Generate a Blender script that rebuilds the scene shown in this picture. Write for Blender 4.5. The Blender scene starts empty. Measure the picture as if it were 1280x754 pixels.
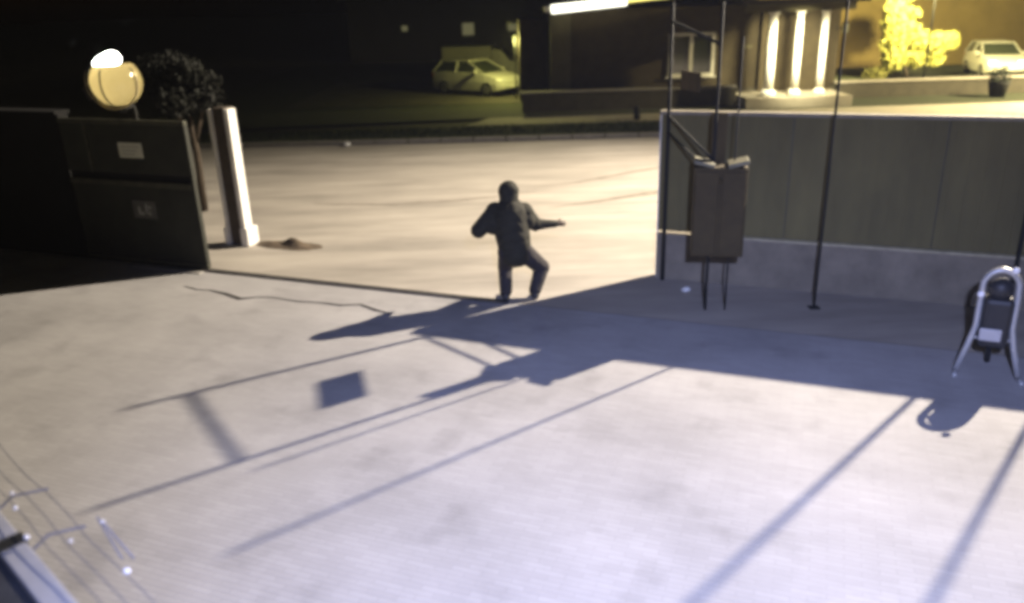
import bpy, bmesh, math, random
from mathutils import Vector, Matrix, Euler
random.seed(7)
R = math.radians
sc = bpy.context.scene
col = sc.collection

# ------------------------------------------------------------------ camera
cam_d = bpy.data.cameras.new('camera'); cam = bpy.data.objects.new('camera', cam_d); col.objects.link(cam)
cam.location = (0, 0, 4.0)
cam_d.sensor_width = 36; cam_d.lens = 36 * 1000 / 1280
cam_d.clip_start = 0.05; cam_d.clip_end = 600
P, RO = R(20.7), R(1.8)
fw = Vector((0, math.cos(P), -math.sin(P))); r0 = Vector((1, 0, 0)); u0 = r0.cross(fw)
rt = r0 * math.cos(RO) - u0 * math.sin(RO); up = u0 * math.cos(RO) + r0 * math.sin(RO)
cam.rotation_euler = Matrix((rt, up, -fw)).transposed().to_euler()
sc.camera = cam
# a cheap fixed-focus security lens, focused a little short of the yard
cam_d.dof.use_dof = True; cam_d.dof.focus_distance = 7.0; cam_d.dof.aperture_fstop = 0.9

# ------------------------------------------------------------------ world: night sky
w = bpy.data.worlds.new('World'); sc.world = w; w.use_nodes = True
nt = w.node_tree; bg = nt.nodes['Background']
sky = nt.nodes.new('ShaderNodeTexSky'); sky.sky_type = 'NISHITA'; sky.sun_disc = False
sky.sun_elevation = R(-3.0); sky.sun_rotation = R(250)
nt.links.new(sky.outputs[0], bg.inputs[0]); bg.inputs[1].default_value = 0.05

# exposure and render look
sc.view_settings.view_transform = 'Standard'; sc.view_settings.look = 'None'
sc.view_settings.exposure = 0; sc.view_settings.gamma = 1
sc.render.engine = 'CYCLES'
sc.cycles.use_denoising = True
sc.cycles.pixel_filter_type = 'BLACKMAN_HARRIS'; sc.cycles.filter_width = 4.0
sc.cycles.max_bounces = 5; sc.cycles.sample_clamp_indirect = 4
LAMP = Vector((16.0, 19.0, 12.2))

def light(name, kind, loc, energy, colr, parent=None, aim=None, size=0.1, cone=None, blend=0.5):
    d = bpy.data.lights.new(name, kind); d.energy = energy; d.color = colr
    d.shadow_soft_size = size
    if kind == 'SPOT': d.spot_size = R(cone); d.spot_blend = blend
    o = bpy.data.objects.new(name, d); col.objects.link(o); o.location = loc
    if aim is not None:
        o.rotation_euler = (Vector(aim) - Vector(loc)).to_track_quat('-Z', 'Y').to_euler()
    return o

# ------------------------------------------------------------------ materials
def srgb(r, g, b):
    f = lambda c: (c / 255 / 12.92) if c / 255 <= 0.04045 else ((c / 255 + 0.055) / 1.055) ** 2.4
    return (f(r), f(g), f(b), 1)
def mat(name, c, rough=0.7, metal=0.0, var=0.25, scale=3.0, bump=0.0, bscale=40, emit=None, es=0.0, spec=0.4, stretch=None):
    m = bpy.data.materials.new(name); m.use_nodes = True
    n = m.node_tree.nodes; l = m.node_tree.links; b = n['Principled BSDF']
    if len(c) == 3: c = (*c, 1)
    b.inputs['Roughness'].default_value = rough; b.inputs['Metallic'].default_value = metal
    b.inputs['Specular IOR Level'].default_value = spec
    tc = n.new('ShaderNodeTexCoord'); mp = n.new('ShaderNodeMapping'); l.new(tc.outputs['Object'], mp.inputs[0])
    if stretch: mp.inputs['Scale'].default_value = stretch
    if var:
        nz = n.new('ShaderNodeTexNoise'); nz.inputs['Scale'].default_value = scale; nz.inputs['Detail'].default_value = 6
        nz.inputs['Roughness'].default_value = 0.65
        l.new(mp.outputs[0], nz.inputs['Vector'])
        mr = n.new('ShaderNodeMapRange'); mr.inputs[1].default_value = 0.25; mr.inputs[2].default_value = 0.75
        mr.inputs[3].default_value = 1 - var; mr.inputs[4].default_value = 1 + var
        l.new(nz.outputs['Fac'], mr.inputs[0])
        mx = n.new('ShaderNodeVectorMath'); mx.operation = 'SCALE'; mx.inputs[0].default_value = c[:3]
        l.new(mr.outputs[0], mx.inputs['Scale']); l.new(mx.outputs[0], b.inputs['Base Color'])
    else:
        b.inputs['Base Color'].default_value = c
    if bump:
        n2 = n.new('ShaderNodeTexNoise'); n2.inputs['Scale'].default_value = bscale; n2.inputs['Detail'].default_value = 4
        l.new(mp.outputs[0], n2.inputs['Vector'])
        bp = n.new('ShaderNodeBump'); bp.inputs['Strength'].default_value = bump; bp.inputs['Distance'].default_value = 0.02
        l.new(n2.outputs['Fac'], bp.inputs['Height']); l.new(bp.outputs[0], b.inputs['Normal'])
    if emit:
        b.inputs['Emission Color'].default_value = (*emit[:3], 1); b.inputs['Emission Strength'].default_value = es
    return m

def yard_mat():
    m = bpy.data.materials.new('yard_pavers'); m.use_nodes = True
    n = m.node_tree.nodes; l = m.node_tree.links; b = n['Principled BSDF']
    b.inputs['Roughness'].default_value = 0.8; b.inputs['Specular IOR Level'].default_value = 0.3
    tc = n.new('ShaderNodeTexCoord'); mp = n.new('ShaderNodeMapping'); mp.inputs['Rotation'].default_value = (0, 0, R(21.3))
    l.new(tc.outputs['Object'], mp.inputs[0])
    br = n.new('ShaderNodeTexBrick'); br.inputs['Scale'].default_value = 1; br.inputs['Brick Width'].default_value = 0.24
    br.inputs['Row Height'].default_value = 0.055; br.inputs['Mortar Size'].default_value = 0.006; br.inputs['Mortar Smooth'].default_value = 0.6
    br.inputs['Color1'].default_value = (0.315, 0.305, 0.30, 1); br.inputs['Color2'].default_value = (0.345, 0.335, 0.33, 1)
    br.inputs['Mortar'].default_value = (0.30, 0.29, 0.285, 1); br.inputs['Bias'].default_value = 0.1
    l.new(mp.outputs[0], br.inputs['Vector'])
    big = n.new('ShaderNodeTexNoise'); big.inputs['Scale'].default_value = 0.55; big.inputs['Detail'].default_value = 7; big.inputs['Roughness'].default_value = 0.62
    l.new(tc.outputs['Object'], big.inputs['Vector'])
    mr = n.new('ShaderNodeMapRange'); mr.inputs[1].default_value = 0.3; mr.inputs[2].default_value = 0.7; mr.inputs[3].default_value = 0.78; mr.inputs[4].default_value = 1.15
    l.new(big.outputs['Fac'], mr.inputs[0])
    # dark worn patches
    pt = n.new('ShaderNodeTexNoise'); pt.inputs['Scale'].default_value = 1.7; pt.inputs['Detail'].default_value = 5
    l.new(mp.outputs[0], pt.inputs['Vector'])
    mr2 = n.new('ShaderNodeMapRange'); mr2.inputs[1].default_value = 0.56; mr2.inputs[2].default_value = 0.74; mr2.inputs[3].default_value = 1.0; mr2.inputs[4].default_value = 0.8
    l.new(pt.outputs['Fac'], mr2.inputs[0])
    mm = n.new('ShaderNodeMath'); mm.operation = 'MULTIPLY'; l.new(mr.outputs[0], mm.inputs[0]); l.new(mr2.outputs[0], mm.inputs[1])
    sc_ = n.new('ShaderNodeVectorMath'); sc_.operation = 'SCALE'; l.new(br.outputs['Color'], sc_.inputs[0]); l.new(mm.outputs[0], sc_.inputs['Scale'])
    l.new(sc_.outputs[0], b.inputs['Base Color'])
    fine = n.new('ShaderNodeTexNoise'); fine.inputs['Scale'].default_value = 60; l.new(tc.outputs['Object'], fine.inputs['Vector'])
    iv = n.new('ShaderNodeMath'); iv.operation = 'MULTIPLY_ADD'; iv.inputs[1].default_value = -1.0; l.new(br.outputs['Fac'], iv.inputs[0]); l.new(fine.outputs['Fac'], iv.inputs[2])
    bp = n.new('ShaderNodeBump'); bp.inputs['Strength'].default_value = 0.3; bp.inputs['Distance'].default_value = 0.005
    l.new(iv.outputs[0], bp.inputs['Height']); l.new(bp.outputs[0], b.inputs['Normal'])
    return m

M = {
 'yard': yard_mat(),
 'road': mat('road_concrete', (0.33, 0.30, 0.255), 0.85, var=0.34, scale=0.9, bump=0.3, bscale=60, stretch=(0.35, 1.6, 1)),
 'earth': mat('bare_earth', (0.05, 0.045, 0.03), 0.95, var=0.4, scale=1.2),
 'pave': mat('pavement_slab', (0.34, 0.31, 0.25), 0.85, var=0.2, scale=2),
 'kerb': mat('kerb_stone', (0.30, 0.28, 0.24), 0.85, var=0.2, scale=5),
 'grass': mat('verge_turf', (0.030, 0.035, 0.014), 0.95, var=0.5, scale=6),
 'blade': mat('grass_blade', (0.045, 0.06, 0.02), 0.8, var=0.4, scale=9),
 'tar': mat('joint_tar', (0.025, 0.022, 0.02), 0.9, var=0.3, scale=20),
 'steel': mat('track_steel', (0.16, 0.15, 0.14), 0.5, 0.8, var=0.4, scale=12),
 'litsteel': mat('lit_track_steel', (0.5, 0.48, 0.44), 0.45, 0.5, var=0.2, scale=8),
 'sheet': mat('olive_sheet_metal', (0.135, 0.115, 0.044), 0.75, 0.0, var=0.3, scale=1.6, bump=0.15, bscale=8, stretch=(1, 1, 0.3)),
 'plinth': mat('wall_plinth_concrete', (0.20, 0.175, 0.13), 0.85, var=0.3, scale=2.5, bump=0.4, bscale=30),
 'ledge': mat('ledge_pale', (0.42, 0.38, 0.25), 0.7, var=0.3, scale=7),
 'wallcap': mat('wall_cap', (0.25, 0.22, 0.16), 0.7, var=0.25, scale=5),
 'darkpost': mat('dark_post', (0.012, 0.012, 0.010), 0.8, 0.0, var=0.3, scale=8),
 'cabinet': mat('cabinet_dark', (0.05, 0.036, 0.012), 0.8, 0.0, var=0.3, scale=5),
 'hood': mat('cabinet_hood', (0.16, 0.15, 0.10), 0.6, 0.1, var=0.2, scale=10),
 'leaf_panel': mat('gate_panel_dark', (0.026, 0.027, 0.019), 0.65, 0.0, var=0.35, scale=2, bump=0.15, bscale=12),
 'leaf_rail': mat('gate_rail', (0.07, 0.07, 0.05), 0.5, 0.3, var=0.3, scale=6),
 'blackwall': mat('shade_black_wall', (0.004, 0.004, 0.004), 0.9, var=0.3, scale=2),  # left wall's lack of light put into a near-black colour
 'plate': mat('sign_plate', (0.62, 0.62, 0.5), 0.6, var=0.15, scale=20),
 'dimplate': mat('weathered_plate', (0.10, 0.10, 0.09), 0.7, var=0.3, scale=14),
 'ink': mat('print_grey', (0.28, 0.28, 0.24), 0.7, var=0.2, scale=30),
 'paleprint': mat('worn_pale_print', (0.30, 0.30, 0.27), 0.7, var=0.4, scale=40),
 'white': mat('white_paint', (0.78, 0.76, 0.70), 0.6, var=0.12, scale=4),
 'pillar': mat('pillar_shaded_brown', (0.07, 0.055, 0.04), 0.8, var=0.3, scale=4, bump=0.3, bscale=25),
 'brick': mat('house_brick_brown', (0.045, 0.034, 0.015), 0.85, var=0.3, scale=2.5, bump=0.3, bscale=20),
 'housepale': mat('house_corner_render', (0.09, 0.08, 0.04), 0.8, var=0.2, scale=2),
 'rooftile': mat('roof_tile', (0.03, 0.025, 0.02), 0.85, var=0.3, scale=6),
 'glassdark': mat('window_glass', (0.03, 0.035, 0.02), 0.08, var=0.0, spec=0.6),
 'bargewhite': mat('fascia_white', (0.75, 0.73, 0.62), 0.6, var=0.1, scale=3),
 'lowwall': mat('garden_wall', (0.055, 0.048, 0.03), 0.85, var=0.3, scale=3, bump=0.3),
 'tube_white': mat('tube_light_white', (0.9, 0.9, 0.8), 0.5, var=0, emit=(1.0, 0.98, 0.80), es=2.6),
 'tube_yellow': mat('tube_light_yellow', (0.8, 0.75, 0.3), 0.5, var=0, emit=(1.0, 0.88, 0.22), es=1.6),
 'tube_amber': mat('tube_light_olive', (0.6, 0.55, 0.1), 0.5, var=0, emit=(0.8, 0.66, 0.05), es=0.28),
 'carpaint': mat('car_paint_pale', (0.42, 0.41, 0.34), 0.3, 0.1, var=0.08, scale=3, spec=0.6),
 'vanpaint': mat('van_paint_white', (0.22, 0.21, 0.16), 0.4, var=0.1, scale=2),
 'tyre': mat('tyre_rubber', (0.015, 0.015, 0.015), 0.9, var=0.2, scale=10),
 'rim': mat('wheel_rim', (0.35, 0.35, 0.33), 0.35, 0.8, var=0.1, scale=10),
 'headlamp': mat('headlight_lit', (0.9, 0.9, 0.8), 0.2, var=0, emit=(1, 0.95, 0.6), es=5),
 'lens': mat('headlight_off', (0.5, 0.5, 0.48), 0.15, var=0, spec=0.7),
 'tail': mat('tail_lens', (0.2, 0.02, 0.02), 0.2, var=0),
 'foliage': mat('foliage_green', (0.006, 0.007, 0.003), 0.7, var=0.5, scale=4),
 'foliage_y': mat('foliage_yellow_green', (0.40, 0.39, 0.10), 0.7, var=0.35, scale=3),
 'bark': mat('bark', (0.06, 0.045, 0.03), 0.9, var=0.3, scale=8, bump=0.5, bscale=30),
 'ochre': mat('ochre_render', (0.24, 0.175, 0.06), 0.85, var=0.2, scale=0.8),
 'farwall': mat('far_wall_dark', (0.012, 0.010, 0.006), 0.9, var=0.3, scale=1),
 'litpane': mat('dim_lit_pane', (0.2, 0.2, 0.1), 0.4, var=0, emit=(0.9, 0.85, 0.45), es=0.10),
 'globe_glass': None,
 'board': mat('weathered_board', (0.075, 0.055, 0.022), 0.9, var=0.35, scale=5, bump=0.3, stretch=(1, 1, 0.2)),
 'bulb': mat('bulb_white', (1, 1, 1), 0.4, var=0, emit=(1, 1, 0.94), es=30),
 'brass': mat('lamp_rim', (0.55, 0.48, 0.30), 0.35, 0.8, var=0.1, scale=10),
 'chrome': mat('chrome', (0.85, 0.85, 0.86), 0.08, 1.0, var=0),
 'tubegrey': mat('galvanised_tube', (0.45, 0.45, 0.45), 0.4, 0.4, var=0.15, scale=15),
 'blackplastic': mat('black_plastic', (0.02, 0.02, 0.022), 0.5, var=0.2, scale=8),
 'greyplate': mat('grey_plate', (0.42, 0.41, 0.42), 0.5, var=0.1, scale=10),
 'canopy': mat('canopy_felt', (0.030, 0.033, 0.042), 0.85, var=0.25, scale=6, bump=0.3, bscale=80),
 'gutter': mat('gutter_metal', (0.36, 0.36, 0.38), 0.5, 0.1, var=0.12, scale=9),
 'ceramic': mat('insulator_ceramic', (0.85, 0.85, 0.88), 0.15, var=0, spec=0.8),
 'wire': mat('fence_wire', (0.16, 0.16, 0.19), 0.6, 0.3, var=0.1, scale=20),
 'jacket': mat('jacket_dark', (0.022, 0.020, 0.011), 0.85, var=0.4, scale=9, bump=1.0, bscale=10),
 'trousers': mat('trousers_dark', (0.034, 0.029, 0.028), 0.9, var=0.35, scale=9, bump=1.0, bscale=11),
 'skin': mat('skin', (0.07, 0.045, 0.03), 0.6, var=0.1, scale=20),
 'shoe': mat('shoe_dark', (0.04, 0.04, 0.04), 0.6, var=0.2, scale=20),
 'hedge': mat('hedge_green', (0.016, 0.025, 0.014), 0.8, var=0.4, scale=5),
 'stone': mat('pale_stone', (0.7, 0.7, 0.68), 0.7, var=0.2, scale=20),
 'soil': mat('soil', (0.10, 0.075, 0.05), 0.95, var=0.4, scale=8, bump=0.6, bscale=30),
}
def globe_mat():
    m = bpy.data.materials.new('amber_globe_glass'); m.use_nodes = True
    n = m.node_tree.nodes; l = m.node_tree.links
    for x in list(n):
        if x.type == 'BSDF_PRINCIPLED': n.remove(x)
    out = [x for x in n if x.type == 'OUTPUT_MATERIAL'][0]
    tl = n.new('ShaderNodeBsdfTranslucent'); tl.inputs[0].default_value = (0.20, 0.155, 0.065, 1)
    gl = n.new('ShaderNodeBsdfGlossy'); gl.inputs[0].default_value = (0.9, 0.85, 0.7, 1); gl.inputs['Roughness'].default_value = 0.15
    df = n.new('ShaderNodeBsdfDiffuse'); df.inputs[0].default_value = (0.17, 0.13, 0.055, 1)
    nz = n.new('ShaderNodeTexNoise'); nz.inputs['Scale'].default_value = 4
    a = n.new('ShaderNodeMixShader'); a.inputs[0].default_value = 0.25; l.new(tl.outputs[0], a.inputs[1]); l.new(df.outputs[0], a.inputs[2])
    b = n.new('ShaderNodeMixShader'); b.inputs[0].default_value = 0.06; l.new(a.outputs[0], b.inputs[1]); l.new(gl.outputs[0], b.inputs[2])
    l.new(b.outputs[0], out.inputs[0]); return m
M['globe_glass'] = globe_mat()

# ------------------------------------------------------------------ mesh helpers
def link(name, bm, m, parent=None, smooth=False, bevel=0):
    me = bpy.data.meshes.new(name); bm.to_mesh(me); bm.free()
    if smooth:
        for p in me.polygons: p.use_smooth = True
    o = bpy.data.objects.new(name, me); col.objects.link(o)
    me.materials.append(M[m] if isinstance(m, str) else m)
    if parent: o.parent = parent
    if bevel:
        md = o.modifiers.new('bevel', 'BEVEL'); md.width = bevel; md.segments = 2; md.limit_method = 'ANGLE'
    return o
def box(bm, x0, x1, y0, y1, z0, z1, mtx=None):
    vs = [bm.verts.new((x, y, z)) for x in (x0, x1) for y in (y0, y1) for z in (z0, z1)]
    for f in ((0,1,3,2),(4,6,7,5),(0,4,5,1),(2,3,7,6),(0,2,6,4),(1,5,7,3)): bm.faces.new([vs[i] for i in f])
    if mtx: bmesh.ops.transform(bm, matrix=mtx, verts=vs)
    return vs
def tube(bm, pts, rad, seg=10, close=False):
    """pts: list of vectors; rad: number or list"""
    pts = [Vector(p) for p in pts]; n = len(pts)
    rads = rad if isinstance(rad, (list, tuple)) else [rad] * n
    rings = []; prev = None
    for i, p in enumerate(pts):
        t = (pts[min(i+1, n-1)] - pts[max(i-1, 0)]).normalized()
        a = prev - t * prev.dot(t) if prev is not None else t.orthogonal()
        if a.length < 1e-5: a = t.orthogonal()
        a.normalize(); prev = a; b = t.cross(a)
        rings.append([bm.verts.new(p + (a * math.cos(k*2*math.pi/seg) + b * math.sin(k*2*math.pi/seg)) * rads[i]) for k in range(seg)])
    for i in range(n-1):
        for k in range(seg):
            bm.faces.new((rings[i][k], rings[i][(k+1) % seg], rings[i+1][(k+1) % seg], rings[i+1][k]))
    bm.faces.new(rings[0][::-1]); bm.faces.new(rings[-1])
def ball(bm, c, r, sub=3, scale=(1,1,1), rot=None):
    mx = Matrix.Translation(c) @ (rot.to_matrix().to_4x4() if rot else Matrix()) @ Matrix.Diagonal((scale[0]*r, scale[1]*r, scale[2]*r, 1))
    bmesh.ops.create_icosphere(bm, subdivisions=sub, radius=1, matrix=mx)
def empty(name, loc=(0,0,0), rz=0):
    o = bpy.data.objects.new(name, None); col.objects.link(o); o.location = loc; o.rotation_euler = (0,0,rz); o.empty_display_size = 0.2
    return o
def tag(o, label, cat, group=None):
    o['label'] = label; o['category'] = cat
    if group: o['group'] = group
    return o
def struct(o, kind='structure'): o['kind'] = kind; return o
def part(name, m, parent, fn, smooth=False, bevel=0):
    bm = bmesh.new(); fn(bm); return link(name, bm, m, parent, smooth, bevel)
def copy_tree(o, parent=None):
    c = o.copy(); col.objects.link(c); c.parent = parent
    for ch in list(o.children): copy_tree(ch, c)
    return c
def bx(*a): return lambda bm: box(bm, *a)
def tb(*a, **k): return lambda bm: tube(bm, *a, **k)
def sheet(name, pts, z, m, sub=0):
    bm = bmesh.new(); bm.faces.new([bm.verts.new((x, y, z)) for x, y in pts])
    return link(name, bm, m)

# gate line frame: origin at the right wall's end, s along the wall, t towards the yard
GO = Vector((2.19, 11.49, 0)); GA = math.atan2(-0.364, 0.9315)
GD = Vector((math.cos(GA), math.sin(GA), 0)); GN = Vector((math.sin(GA), -math.cos(GA), 0))
def W(s, t, z=0): return GO + GD * s + GN * t + Vector((0, 0, z))
def W2(s, t): v = W(s, t); return (v.x, v.y)

# ------------------------------------------------------------------ the setting
struct(sheet('ground', [(-250,-40),(250,-40),(250,400),(-250,400)], -0.03, 'earth'))
yard = struct(sheet('yard', [W2(-26, 1.70), W2(-26, 24), W2(24, 24), W2(24, 1.70)], 0.0, 'yard'))
struct(sheet('road', [W2(-26, 1.70), W2(24, 1.70), (40, 8), (40, 24.4), (0, 24.1), (-30, 26)], 0.004, 'road'))
# grass verge, kerb, footpath in front of the houses
struct(sheet('grass_verge', [(-12, 25.1), (-4, 24.65), (4, 24.45), (40, 24.55), (40, 25.6), (10, 25.8), (7, 27.0), (4, 27.1), (-4, 27.3), (-12, 27.8)], 0.05, 'grass'))
struct(sheet('footpath', [(-1.4, 27.25), (4, 27.1), (7, 27.0), (10, 25.8), (40, 25.6), (40, 28.95), (4, 28.85), (-0.6, 28.95)], 0.06, 'pave'))
struct(sheet('front_garden', [(-14, 28.0), (-0.6, 28.97), (4, 28.88), (40, 28.98), (40, 60), (-14, 60)], 0.055, 'grass'))
struct(sheet('driveway', [(-9, 33.5), (0.9, 33.0), (0.9, 44), (-9, 44)], 0.075, 'earth'))
kerb = empty('kerb', (0, 0, 0)); struct(kerb)
kp = [(-12, 25.05), (-8, 24.8), (-4, 24.6), (0, 24.5), (4, 24.4), (8, 24.42), (12, 24.45), (16, 24.46), (20, 24.48), (24, 24.5), (28, 24.5)]
for a, b in zip(kp, kp[1:]):
    n_ = 4
    for k in range(n_):
        p0 = Vector((*a, 0)).lerp(Vector((*b, 0)), k/n_); p1 = Vector((*a, 0)).lerp(Vector((*b, 0)), (k+1)/n_ - 0.012)
        ang = math.atan2(p1.y-p0.y, p1.x-p0.x)
        part('kerbstone', 'kerb', kerb, bx(0, (p1-p0).length, -0.07, 0.07, -0.02, 0.105, Matrix.Translation(p0) @ Matrix.Rotation(ang, 4, 'Z')))
# grass blades on the verge
bm = bmesh.new()
for _ in range(9000):
    x = random.uniform(-9, 26); y = random.uniform(24.8, 27.0 if x < 7 else 25.6); h = random.uniform(0.04, 0.13); a = random.uniform(0, 6.28)
    d = Vector((math.cos(a), math.sin(a), 0)) * 0.02; l_ = Vector((random.uniform(-.04,.04), random.uniform(-.04,.04), h))
    c = Vector((x, y, 0.05)); bm.faces.new([bm.verts.new(c-d), bm.verts.new(c+d), bm.verts.new(c+l_)])
g_ = link('verge_grass', bm, 'blade'); struct(g_, 'stuff'); g_['label'] = 'dark rough grass on the verge along the far side of the road'; g_['category'] = 'grass'

# gate track let into the yard, with a wandering crack in front of it
def ribbon(name, pts, wid, z, m, parent):
    bm = bmesh.new(); L_ = []; pts = [Vector((*p, z)) for p in pts]
    for i, p in enumerate(pts):
        t = (pts[min(i+1, len(pts)-1)] - pts[max(i-1, 0)]).normalized(); nn = Vector((-t.y, t.x, 0))
        w_ = wid[i] if isinstance(wid, list) else wid
        L_.append((bm.verts.new(p + nn*w_/2), bm.verts.new(p - nn*w_/2)))
    for a, b in zip(L_, L_[1:]): bm.faces.new((a[0], a[1], b[1], b[0]))
    return link(name, bm, m, parent)
trk = empty('gate_track', W(-26, 1.70)); tag(trk, 'dark straight gate track crossing the driveway opening at ground level', 'track')
trk.location = (0,0,0)
def seg_box(bm, s0, s1, t0, t1, z0, z1):
    box(bm, s0, s1, t0, t1, z0, z1, Matrix.Translation(GO) @ Matrix(((GD.x, GN.x, 0, 0), (GD.y, GN.y, 0, 0), (0, 0, 1, 0), (0, 0, 0, 1))))
def sb(*a): return lambda bm: seg_box(bm, *a)
part('groove', 'tar', trk, sb(-12.5, -1.75, 1.63, 1.71, -0.01, 0.012))
part('rail', 'steel', trk, sb(-12.5, -1.75, 1.735, 1.76, -0.01, 0.022))
part('lit_track_strip', 'litsteel', trk, sb(-8.4, -7.0, 1.79, 1.90, -0.01, 0.018))  # pale strip painting the lit stretch of the track
crk = [(-5.06, 11.7), (-4.8, 11.52), (-4.57, 11.47), (-4.3, 11.3), (-3.99, 11.04), (-3.75, 11.1), (-3.53, 11.07), (-3.1, 10.86), (-2.75, 10.78), (-2.45, 10.64), (-2.16, 10.65), (-1.9, 10.4), (-1.65, 10.24)]
ribbon('crack', crk, [0.015, 0.03, 0.03, 0.06, 0.08, 0.025, 0.02, 0.03, 0.025, 0.05, 0.04, 0.06, 0.02], 0.006, 'tar', yard)

road = bpy.data.objects['road']
M['roadseam'] = mat('road_seam', (0.20, 0.175, 0.14), 0.9, var=0.4, scale=3)
ribbon('seam', [(0.6, 17.9), (1.6, 18.2), (2.6, 18.9), (4.2, 19.9), (7, 21.2)], [0.03, 0.10, 0.14, 0.16, 0.2], 0.008, 'roadseam', road)
ribbon('seam', [(0.8, 15.9), (1.8, 16.3), (3.0, 16.9), (5, 17.6)], [0.03, 0.16, 0.22, 0.3], 0.008, 'roadseam', road)
ribbon('seam', [(-4.2, 16.9), (-2.5, 16.6), (-1.0, 16.8), (0.6, 17.4)], [0.05, 0.10, 0.10, 0.04], 0.008, 'roadseam', road)

# ------------------------------------------------------------------ floodlight mast beyond the wall (out of frame, right)
mast = tag(empty('floodlight_mast', (LAMP.x, LAMP.y, 0)), 'tall steel mast with a floodlight head behind the right wall', 'street lamp')
part('pole', 'tubegrey', mast, tb([(0.5,0.3,0), (0.5,0.3,5), (0.5,0.3,12.5)], [0.11, 0.09, 0.06]), True)
part('base', 'plinth', mast, bx(0.25, 0.75, 0.05, 0.55, 0, 0.12), bevel=0.02)
part('arm', 'tubegrey', mast, tb([(0.5,0.3,12.45), (0.05,0.03,12.42)], 0.035), True)
aim = Vector((3.4, 13.2, 0)); dv = (aim - LAMP).normalized()
hm = Matrix.Translation((0,0,12.2)) @ dv.to_track_quat('-Z', 'Y').to_matrix().to_4x4()
def headfn(bm):
    box(bm, -0.3, 0.3, -0.22, 0.22, 0.14, 0.24, hm)
    for a in ((-0.3,-0.27,-0.22,0.22), (0.27,0.3,-0.22,0.22), (-0.27,0.27,-0.22,-0.19), (-0.27,0.27,0.19,0.22)): box(bm, a[0], a[1], a[2], a[3], -0.02, 0.14, hm)
part('lamp_head', 'darkpost', mast, headfn)
light('floodlight_lamp', 'SPOT', LAMP + dv*0.02, 76000, (1.0, 0.87, 0.70), aim=aim, size=0.14, cone=78, blend=1.0)

# cool floodlight over the camera, on the building the yard belongs to (behind the view)
bw = struct(part('building_wall', 'plinth', None, bx(-9, 9, -0.9, -0.6, 0, 6.5)))
fl = tag(empty('yard_floodlight', (0.5, -0.25, 4.9)), 'small cool white floodlight on the building wall above the yard', 'floodlight')
part('bracket', 'darkpost', fl, bx(-0.03, 0.03, -0.35, -0.02, -0.02, 0.02))
aim2 = Vector((1.5, 4.4, 0)); dv2 = (aim2 - Vector((0.5, -0.25, 4.9))).normalized()
hm2 = dv2.to_track_quat('-Z', 'Y').to_matrix().to_4x4()
def head2(bm):
    box(bm, -0.13, 0.13, -0.1, 0.1, 0.05, 0.1, hm2)
    for a in ((-0.13,-0.115,-0.1,0.1), (0.115,0.13,-0.1,0.1), (-0.115,0.115,-0.1,-0.085), (-0.115,0.115,0.085,0.1)): box(bm, a[0], a[1], a[2], a[3], -0.02, 0.05, hm2)
part('lamp_head', 'darkpost', fl, head2)
light('yard_floodlight_lamp', 'SPOT', Vector((0.5, -0.25, 4.9)) + dv2*0.02, 5800, (0.44, 0.52, 1.0), aim=aim2, size=0.10, cone=92, blend=1.0)

# ------------------------------------------------------------------ right wall (sheet panels on a plinth)
rw = tag(empty('boundary_wall', tuple(GO), GA), 'long solid olive sheet wall on a grey plinth right of the opening', 'wall')
# local: x = s, y = -t
part('plinth', 'plinth', rw, bx(0.02, 12.9, -0.09, 0.06, 0, 0.70))
s0 = 0.02
for k in range(7):
    wd = [1.78, 1.86, 1.83, 1.80, 1.84, 1.83, 1.80][k]
    def pf(bm, s0=s0, wd=wd):
        box(bm, s0, s0+wd-0.015, -0.03, 0.0, 0.73, 2.42)
        for q in range(9): box(bm, s0+0.08+q*0.2, s0+0.11+q*0.2, -0.042, -0.03, 0.73, 2.42)
    part('sheet_panel', 'sheet', rw, pf)
    part('stud', 'leaf_rail', rw, bx(s0 - (0.04 if k else 0), s0+0.03, 0.002, 0.05, 0.73, 2.42))
    s0 += wd
part('ledge', 'ledge', rw, bx(0.92, 12.9, -0.125, 0.06, 0.70, 0.73))
part('coping', 'wallcap', rw, bx(0.0, 12.9, -0.06, 0.08, 2.42, 2.47))
part('end_post', 'white', rw, bx(0.0, 0.016, -0.03, 0.10, 0, 2.42))

# poles in front of the wall; the first two carry rails and a small panel
fr = tag(empty('pipe_frame', (2.26, 11.30, 0), math.atan2(-1.26, 0.34)), 'thin dark pipe frame of two poles with rails at the wall end', 'pipe frame')
PX = 1.305
part('pole', 'darkpost', fr, tb([(0,0,0),(0,0,3.9)], [0.034, 0.022]), True)
part('pole', 'darkpost', fr, tb([(PX,0,0),(PX,0,3.9)], 0.020), True)
part('top_rail', 'darkpost', fr, tb([(-0.02,0,3.66),(PX,0,3.42)], 0.022), True)
part('middle_rail', 'darkpost', fr, tb([(-0.02,0,2.20),(PX+0.02,0,1.82)], 0.017), True)
part('middle_rail', 'darkpost', fr, tb([(-0.02,0,2.42),(PX+0.02,0,2.02)], 0.017), True)
part('panel', 'board', fr, bx(0.40, 0.92, -0.045, -0.03, 2.82, 3.06))
part('stay_pole', 'darkpost', fr, tb([(PX+0.10,0.24,0),(PX+0.10,0.24,3.5)], 0.012), True)
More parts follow.
